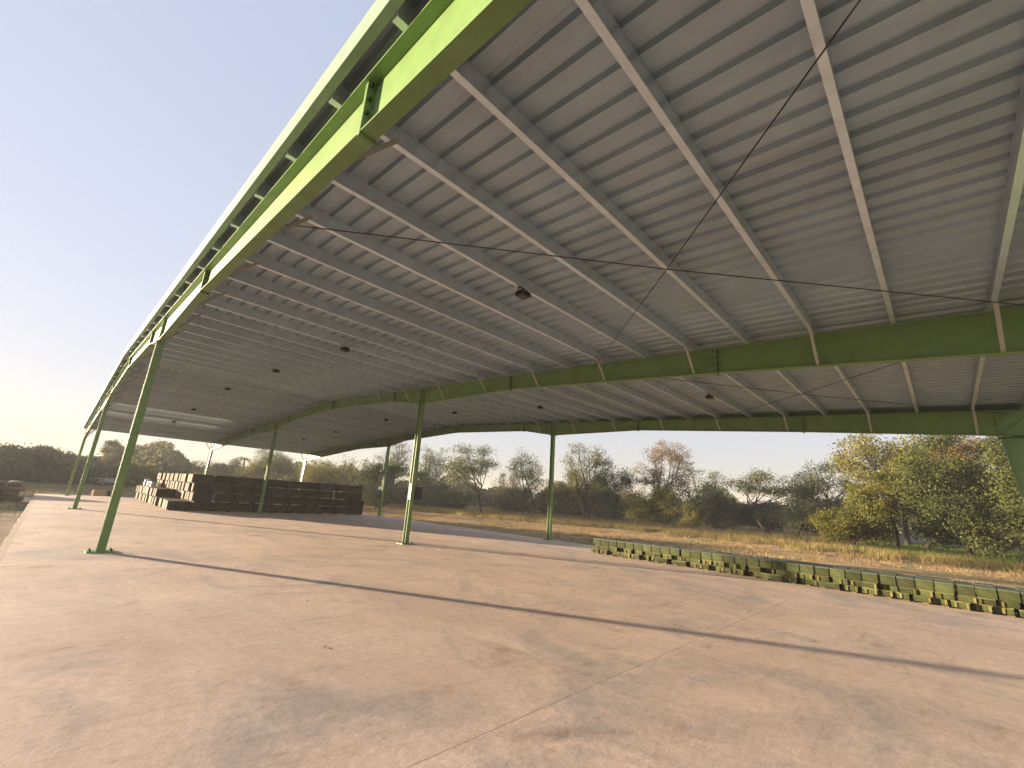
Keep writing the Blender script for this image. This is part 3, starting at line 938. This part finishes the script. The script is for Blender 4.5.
    place('crown', np_mesh('crown', V, F, LM[leaf]), root)
    return root
def palm(x, y, H, seed, label):
    g = np.random.default_rng(seed)
    root = empty('palm_tree', (x, y, GZ))
    MB().tube([(0, 0, -.1), (.08, .02, H * .4), (.02, 0, H * .8)], [.2, .15, .13], 8).build('trunk', M['bark_pale'], root)
    Vs = []; n = 0
    for i in range(22):
        a = g.uniform(0, 6.28); up = g.uniform(-.5, 1.1); Lh = g.uniform(1.5, 2.3)
        p = np.array([.02, 0, H * .8])
        for k in range(22):
            t = k / 21
            c = p + np.array([math.cos(a) * Lh * t, math.sin(a) * Lh * t, up * Lh * t * .8 - 1.5 * t * t])
            side = np.array([-math.sin(a), math.cos(a), 0])
            for s in (-1, 1):
                tip = c + side * s * (.5 * (1 - .6 * t)) + np.array([math.cos(a) * .25, math.sin(a) * .25, -.22])
                Vs += [c, c + np.array([math.cos(a), math.sin(a), 0]) * .05, tip]
    V = np.array(Vs); F = np.arange(len(V)).reshape(-1, 3)
    place('crown', np_mesh('crown', V, F, LM['hazy']), root)
    tag(root, label, 'tree')
# TREES-BEGIN
TREES = [
 ('dark olive spreading tree with thick trunk at the right edge of the view', 'spreading_tree', 33.4, -13.8, 33.4, -13.6, 8.0, -0.4, 3.5, 'olive', dict(dens=1.25, lobes=13)),
 ('rusty brown-topped tree behind the dark olive tree at right', 'spreading_tree', 38.3, -15.1, 38.4, -15.0, 8.8, 3.4, 3.1, 'rust', dict(dens=1.3, lobes=12)),
 ('thin-trunked dark tree between the thick-trunked pair at right', 'slender_tree', 37.4, -11.6, 37.4, -12.3, 7.9, -0.1, 3.0, 'dark', dict(dens=.9)),
 ('yellow-green tree with dark thick trunk right of the drooping bush', 'spreading_tree', 34.8, -10.2, 34.8, -10.1, 7.5, 1.5, 2.6, 'yg', dict(dens=1.1)),
 ('drooping yellow-green bush left of the thick dark trunk at right', 'drooping_bush', 32.1, -8.1, 32.1, -8.1, 4.1, -1.3, 2.3, 'yg', dict(dens=1.3, lobes=10)),
 ('tall sparse golden tree rising behind the yellow-green tree at right', 'tall_tree', 43.3, -10.3, 43.3, -10.1, 10.5, 3.5, 4.6, 'yellow', dict(sparse=True, dens=1.5, lobes=12, leafsize=.11)),
 ('dark tree at the extreme right beside the green steel column', 'spreading_tree', 31.2, -16.7, 31.2, -16.8, 7.6, -0.1, 2.4, 'olive', dict(dens=1.5, lobes=13)),
 ('leaning bare-limbed tree with two forked trunks right of centre', 'leaning_tree', 39.0, -1.4, 38.8, -0.7, 6.2, 2.0, 3.4, 'grey', dict(sparse=True, dens=1.0, lobes=9, bark='bark', shape='umbrella', stems=2)),
 ('round grey-green tree just right of the leaning forked tree', 'round_tree', 41.3, -2.6, 41.5, -3.6, 6.2, -0.5, 3.6, 'grey', dict(dens=.75, lobes=10)),
 ('grey thorny tree behind the round grey-green tree', 'thorn_tree', 50.8, -4.3, 50.8, -4.3, 8.2, 2.5, 3.4, 'olive', dict(sparse=True, dens=1.1, lobes=9)),
 ('low dark green bush between the yellow bush and leaning tree', 'dark_bush', 43.2, 5.4, 43.3, 5.2, 4.0, -1.7, 2.3, 'blue', dict(dens=1.2)),
 ('thin grey tree standing behind the low dark bush', 'thorn_tree', 49.5, 8.7, 49.3, 9.1, 7.7, 1.6, 3.5, 'grey', dict(sparse=True, dens=1.2, lobes=9)),
 ('tall pinkish-tan dry tree rising above the yellow-green bush', 'tall_tree', 43.7, 12.1, 43.9, 11.6, 10.7, 2.8, 3.6, 'tan', dict(sparse=True, dens=1.9, lobes=11, bark='bark_pale')),
 ('broad yellow-green bush under the tall tan tree', 'broad_bush', 39.9, 10.8, 39.9, 10.8, 5.1, -1.5, 3.3, 'yg', dict(dens=1.2, lobes=10)),
 ('small bright yellow bush right of the broad yellow-green bush', 'yellow_bush', 39.6, 6.5, 39.6, 6.6, 3.7, -1.3, 1.9, 'yellow', dict(dens=1.1)),
 ('dense dark green tree left of the yellow-green bush', 'dense_tree', 40.1, 16.6, 40.3, 16.3, 7.3, -1.4, 3.6, 'dark', dict(dens=1.2, lobes=11, stems=2)),
 ('two-stemmed tree with sparse golden top right of the third-frame column', 'tall_tree', 36.2, 17.1, 35.8, 17.8, 9.3, 2.5, 3.0, 'yg', dict(sparse=True, dens=1.2, lobes=10, stems=2)),
 ('brown dry tree just right of the third-frame column', 'dry_tree', 41.1, 24.0, 41.4, 23.7, 6.5, -0.7, 3.5, 'rust', dict(dens=.8)),
 ('grey sparse tree just left of the third-frame column', 'thorn_tree', 36.8, 26.2, 36.0, 27.1, 8.8, 1.1, 3.6, 'grey', dict(sparse=True, dens=1.3, lobes=10, stems=2)),
 ('low tan tree behind the gap left of the third-frame column', 'dry_tree', 39.1, 32.7, 39.1, 32.6, 6.0, -1.1, 3.2, 'tan', dict(sparse=True, dens=1.3)),
 ('solitary leaning tree with open crown in the field', 'leaning_tree', 26.5, 25.4, 25.4, 26.3, 7.6, 1.5, 4.1, 'grey', dict(sparse=True, dens=1.15, lobes=11, bark='bark', shape='umbrella')),
 ('small slender tree just right of the solitary leaning tree', 'slender_tree', 36.9, 32.0, 36.9, 32.0, 6.3, -0.5, 2.4, 'hazy', dict(sparse=True, dens=1.2)),
 ('dark bluish bush behind the middle column', 'dark_bush', 27.5, 37.4, 27.2, 37.7, 5.1, -0.8, 3.7, 'blue', dict(dens=1.2)),
 ('tall thin tree above the dark bluish bush', 'thorn_tree', 32.2, 43.9, 32.2, 43.9, 9.0, 1.7, 3.1, 'grey', dict(sparse=True, dens=1.3)),
 ('dense dark green tree left of the middle column', 'dense_tree', 16.1, 30.5, 16.0, 30.6, 5.4, -1.2, 2.9, 'dark', dict(dens=1.3, lobes=11)),
 ('tall sparse tree rising behind the dense dark tree', 'tall_tree', 25.6, 43.5, 25.6, 43.5, 9.6, 2.9, 3.4, 'grey', dict(sparse=True, dens=1.2)),
 ('nearly bare tree with spreading dark limbs beyond the crates', 'bare_tree', 11.4, 28.5, 11.5, 28.4, 5.3, 1.5, 2.8, 'hazy', dict(sparse=True, dens=.22, lobes=9, bark='bark')),
 ('yellow-green tree behind the right half of the crates', 'round_tree', 15.6, 44.1, 15.6, 44.1, 5.5, 0.0, 4.2, 'yg', dict(dens=1.1, lobes=10)),
 ('olive-brown tree behind the middle of the crates', 'round_tree', 16.4, 63.0, 16.5, 63.0, 7.3, 1.0, 4.1, 'olive', dict(dens=1.0)),
 ('pale green bush behind the left column of the middle frame', 'pale_bush', 11.8, 54.0, 12.0, 53.9, 4.4, -0.5, 3.8, 'yg', dict(dens=1.1)),
 ('hazy grey-green tree behind the far middle column', 'round_tree', 11.7, 76.8, 12.0, 76.7, 5.8, -0.9, 4.3, 'grey', dict(dens=1.0)),
 ('hazy grey tree above the sunlit crate ends', 'round_tree', 5.3, 73.9, 5.5, 73.9, 4.8, -0.9, 4.0, 'grey', dict(dens=1.0)),
 ('yellow-green bush left of the sunlit crate ends', 'pale_bush', -0.8, 58.6, -0.6, 58.6, 3.6, -0.9, 2.0, 'yg', dict(dens=1.0)),
 ('feathery tall tree under the far roof edge at left', 'tall_tree', 4.3, 90.2, 4.2, 90.2, 8.4, 2.3, 4.0, 'tan', dict(sparse=True, dens=1.7, leafsize=.2)),
 ('brown hazy tree behind the near left column', 'round_tree', -1.6, 84.8, -1.3, 84.8, 8.0, -0.4, 3.3, 'hazy', dict(dens=1.0, leafsize=.16)),
 ('big dark rounded tree above the sack pile at left', 'round_tree', -9.2, 69.0, -8.8, 69.0, 5.5, -1.4, 4.1, 'hazy', dict(dens=1.2, lobes=12, leafsize=.16)),
 ('dark tree cut by the left edge of the view', 'round_tree', -12.4, 70.9, -12.8, 70.9, 4.4, -1.7, 3.4, 'hazy', dict(dens=1.2, leafsize=.16)),
 ('low dark tree between the big rounded tree and the far left columns', 'round_tree', -5.4, 79.0, -5.5, 79.0, 4.9, -1.4, 2.6, 'hazy', dict(dens=1.2, leafsize=.16)),
 ('shadowed tree just outside the left edge of the view', 'round_tree', -15.5, 58.7, -15.4, 58.7, 3.9, -2.0, 3.5, 'hazy', dict(dens=1.1)),
 ('low dull brown thicket behind the middle column', 'thicket_bush', 25.1, 40.6, 25.1, 40.6, 2.5, -0.2, 3.0, 'hazy', dict(dens=1.0, lobes=9, leafsize=.13)),
 ('low olive thicket left of the solitary leaning tree', 'thicket_bush', 29.5, 35.2, 29.5, 35.2, 2.1, -0.2, 3.3, 'olive', dict(dens=1.0, lobes=9, leafsize=.13)),
 ('low grey-green thicket left of the third-frame column', 'thicket_bush', 39.6, 31.5, 39.6, 31.5, 3.4, -0.2, 3.8, 'blue', dict(dens=1.0, lobes=9, leafsize=.13)),
 ('low dusty grey thicket right behind the third-frame column', 'thicket_bush', 39.6, 26.3, 39.6, 26.3, 3.0, -0.2, 3.1, 'grey', dict(dens=1.0, lobes=9, leafsize=.13)),
 ('low dark green thicket under the two-stemmed tree', 'thicket_bush', 40.8, 22.7, 40.8, 22.7, 3.5, -0.2, 3.3, 'dark', dict(dens=1.0, lobes=9, leafsize=.13)),
 ('low dull brown thicket under the dense dark tree', 'thicket_bush', 46.9, 22.0, 46.9, 22.0, 4.1, -0.2, 3.1, 'hazy', dict(dens=1.0, lobes=9, leafsize=.13)),
 ('low dry tan thicket left of the broad yellow-green bush', 'thicket_bush', 55.2, 22.2, 55.2, 22.2, 4.1, -0.3, 3.5, 'tan', dict(dens=1.0, lobes=9, leafsize=.13)),
 ('low dull brown thicket between the two yellow bushes', 'thicket_bush', 56.1, 16.7, 56.1, 16.7, 4.0, -0.3, 3.1, 'hazy', dict(dens=1.0, lobes=9, leafsize=.13)),
 ('low olive thicket left of the leaning forked tree', 'thicket_bush', 58.8, 8.3, 58.8, 8.3, 3.2, -0.2, 3.1, 'olive', dict(dens=1.0, lobes=9, leafsize=.13)),
 ('low grey-green thicket behind the leaning forked tree', 'thicket_bush', 52.5, 2.9, 52.5, 2.9, 3.6, -0.1, 2.9, 'blue', dict(dens=1.0, lobes=9, leafsize=.13)),
 ('low dusty grey thicket between round tree and drooping bush', 'thicket_bush', 57.8, -0.9, 57.8, -0.9, 3.1, -0.1, 2.5, 'grey', dict(dens=1.0, lobes=9, leafsize=.13)),
 ('low dark green thicket behind the drooping bush', 'thicket_bush', 55.0, -6.8, 55.0, -6.8, 2.6, -0.0, 2.4, 'dark', dict(dens=1.0, lobes=9, leafsize=.13)),
 ('low dull brown thicket behind the trunks at right', 'thicket_bush', 53.8, -12.7, 53.8, -12.7, 2.5, 0.0, 2.4, 'hazy', dict(dens=1.0, lobes=9, leafsize=.13)),
 ('low dry tan thicket at the right edge behind the trunks', 'thicket_bush', 52.8, -16.7, 52.8, -16.7, 3.2, 0.1, 2.1, 'tan', dict(dens=1.0, lobes=9, leafsize=.13)),
 ('low dull brown thicket behind the crates, right of the lit column', 'thicket_bush', 13.8, 45.9, 13.8, 45.9, 2.6, -0.1, 3.3, 'hazy', dict(dens=1.0, lobes=9, leafsize=.13)),
 ('low olive thicket beyond the right end of the crates', 'thicket_bush', 23.1, 52.8, 23.1, 52.8, 3.0, -0.3, 3.6, 'olive', dict(dens=1.0, lobes=9, leafsize=.13)),
 ('low grey-green thicket behind the palm tree', 'thicket_bush', 9.7, 56.3, 9.7, 56.3, 2.7, -0.2, 2.9, 'blue', dict(dens=1.0, lobes=9, leafsize=.13)),
 ('low dusty grey thicket behind the far middle column', 'thicket_bush', 5.2, 57.0, 5.2, 57.0, 2.6, -0.2, 2.4, 'grey', dict(dens=1.0, lobes=9, leafsize=.13)),
 ('low dark green thicket behind the parked pickup', 'thicket_bush', -2.6, 92.9, -2.6, 92.9, 2.8, -0.4, 3.2, 'dark', dict(dens=1.0, lobes=9, leafsize=.13)),
 ('low dull brown thicket behind the far left columns', 'thicket_bush', -7.6, 87.0, -7.6, 87.0, 2.7, -0.3, 3.1, 'hazy', dict(dens=1.0, lobes=9, leafsize=.13)),
 ('low dry tan thicket behind the sack pile', 'thicket_bush', -12.0, 88.1, -12.0, 88.1, 2.4, -0.3, 2.9, 'tan', dict(dens=1.0, lobes=9, leafsize=.13)),
]
for i, (lab, nm, x, y, cx, cy, H, z0, rr_, lf, op) in enumerate(TREES):
    tag(tree(nm, x, y, cx, cy, H, z0, rr_, lf, 100 + i, **op), lab, 'bush' if 'bush' in nm else 'tree')
palm(14.3, 74.1, 7.2, 3, 'ragged palm tree rising behind the dark crate stack')
# TREES-END

# ------------------------------------------------------------------ grasses
def blades(name, X, Y, h, wd, lean, material, zoff=GZ, seed=1, label='', cat='grass'):
    g = np.random.default_rng(seed); N = len(X)
    z = np.full(N, zoff)
    a = g.uniform(0, 6.28, N); ln = g.normal(size=(N, 2)) * lean
    dx, dy = np.cos(a) * wd, np.sin(a) * wd
    V = np.stack([np.stack([X - dx, Y - dy, z - .05], -1), np.stack([X + dx, Y + dy, z - .05], -1),
                  np.stack([X + ln[:, 0] * h, Y + ln[:, 1] * h, z + h], -1)], 1).reshape(-1, 3)
    o = place(name, np_mesh(name, V, np.arange(3 * N).reshape(N, 3), material))
    tag(o, label, kind='stuff')
gs = leaf_mat('straw_grass', (.30, .205, .10), .3, (.40, .29, .14))
gy = leaf_mat('yellow_green_grass', (.23, .185, .07), .35, (.33, .26, .10))
gg = leaf_mat('fresh_green_grass', (.095, .135, .032), .35, (.15, .18, .045))
gd = leaf_mat('grey_weeds', (.10, .10, .05), .3, (.15, .14, .07))
g = np.random.default_rng(21)
def clumpy(n, x0, x1, y0, y1, nc, sg):
    c = np.stack([g.uniform(x0, x1, nc), g.uniform(y0, y1, nc)], -1)
    p = c[g.integers(0, nc, n)] + g.normal(size=(n, 2)) * sg
    return p[:, 0], p[:, 1]
# short straw between the slab and the bank
X, Y = clumpy(90000, 8.2, 28, -26, 40, 5200, .16)
k = (X > 7.95) & ~((X < 9) & (g.random(len(X)) < .3)); X, Y = X[k], Y[k]
blades('straw_grass', X, Y, g.uniform(.04, .15, len(X)), .012, .7, gs, label='short dry straw grass between the slab and the trees')
# taller yellow-green bank
def bank(n, sg, off):
    t = g.uniform(0, 1, n)
    Yb = -26 + t * 66
    Xb = np.interp(Yb, [-26, -12, -6, 0, 7, 14, 22, 40], [22.5, 24.0, 24.6, 25.4, 25.6, 21.0, 19.5, 21]) + off + g.normal(size=n) * sg
    return Xb, Yb + g.normal(size=n) * .3
cx, cy = bank(1500, 1.3, .6)
ii = g.integers(0, 1500, 60000)
X = cx[ii] + g.normal(size=60000) * .22; Y = cy[ii] + g.normal(size=60000) * .22
hh = np.interp(ii % 17, [0, 16], [.18, .55]) * g.uniform(.5, 1.1, 60000)
blades('bank_grass', X, Y, hh, .014, .35, gy, label='taller yellow-green grass along the bank before the trees')
X, Y = clumpy(70000, 25.5, 50, -30, -8, 2600, .35)
blades('green_grass', X, Y, g.uniform(.12, .4, len(X)), .016, .4, gg, label='fresh green grass under the trees at right')
X, Y = clumpy(60000, 24, 60, -8, 55, 2500, .5)
blades('rough_grass', X, Y, g.uniform(.12, .5, len(X)), .018, .4, gy, label='rough grass under the trees beyond the bank')
X, Y = clumpy(16000, -26, -9.6, 10, 60, 500, .4)
blades('weeds', X, Y, g.uniform(.03, .16, len(X)), .012, .6, gd, label='sparse dusty weeds on the soil left of the slab')
X, Y = clumpy(26000, -12, 24, 33, 75, 800, .5)
k = ~((X < 8) & (Y < 31.5)); X, Y = X[k], Y[k]
blades('far_grass', X, Y, g.uniform(.06, .3, len(X)), .016, .5, gy, label='dry grass and weeds beyond the far end of the slab')
# far scrub that closes the view under the crowns: one mass
N = 90000
az = g.uniform(math.radians(-28), math.radians(112), N)
dist = g.uniform(84, 118, N)
hmax = 4.2 + 1.6 * np.sin(az * 23) + 1.2 * np.sin(az * 57 + 1)
Z = GZ + g.random(N) ** .8 * hmax
P = np.stack([-8.6 + np.cos(az) * dist, -13 + np.sin(az) * dist, Z], -1)
a = g.normal(size=(N, 3)); a /= np.linalg.norm(a, axis=1, keepdims=True)
b = np.cross(a, g.normal(size=(N, 3))); b /= np.linalg.norm(b, axis=1, keepdims=True)
V = np.stack([P - a * .35, P + b * .2, P + a * .35, P - b * .2], 1).reshape(-1, 3)
o = place('far_scrub', np_mesh('far_scrub', V, np.arange(4 * N).reshape(N, 4), LM['hazy']))
tag(o, 'distant scrub and thicket closing the view behind the trees', kind='stuff')

# dead leaves blown onto the slab
lm = MB(); lm.hexa([(x*.45,y*.45,z*.35) for x,y,z in [(-.05, -.02, 0), (.02, -.03, .004), (.055, .005, .012), (-.01, .03, .004), (-.05, -.02, .006), (.02, -.03, .010), (.055, .005, .018), (-.01, .03, .010)]])
lme = lm.mesh('dry_leaf', M['dry_leaf'])
for i, (lx, ly, lab) in enumerate(((2.95, -10.95, 'dead leaf on the concrete in front of the low box row'), (-.6, -6.3, 'dead leaf on the concrete near the long column shadow'),
                                  (-5.6, -6.1, 'dead leaf on the concrete left of centre'), (-6.2, -8.1, 'dead leaf on the concrete in the left foreground'), (-1.8, -9.9, 'dead leaf on the concrete in the middle foreground'))):
    o = place('dry_leaf', lme, None, (lx, ly, .003), i * 1.1)
    tag(o, lab, 'leaf', 'dead leaves on the slab')

# ------------------------------------------------------------------ haze
hm = bpy.data.materials.new('haze_air'); hm.use_nodes = True
ht = hm.node_tree
ht.nodes.remove(ht.nodes['Principled BSDF'])
pv = ht.nodes.new('ShaderNodeVolumePrincipled')
pv.inputs['Color'].default_value = (.86, .88, .92, 1)
pv.inputs['Density'].default_value = 0.0008
pv.inputs['Anisotropy'].default_value = 0.1
ht.links.new(pv.outputs[0], ht.nodes['Material Output'].inputs['Volume'])
hz_o = MB().box(-3100, 3100, -3100, 3150, -1.4, 13.5).build('haze', hm)
tag(hz_o, 'thin warm evening haze in the air', kind='stuff')
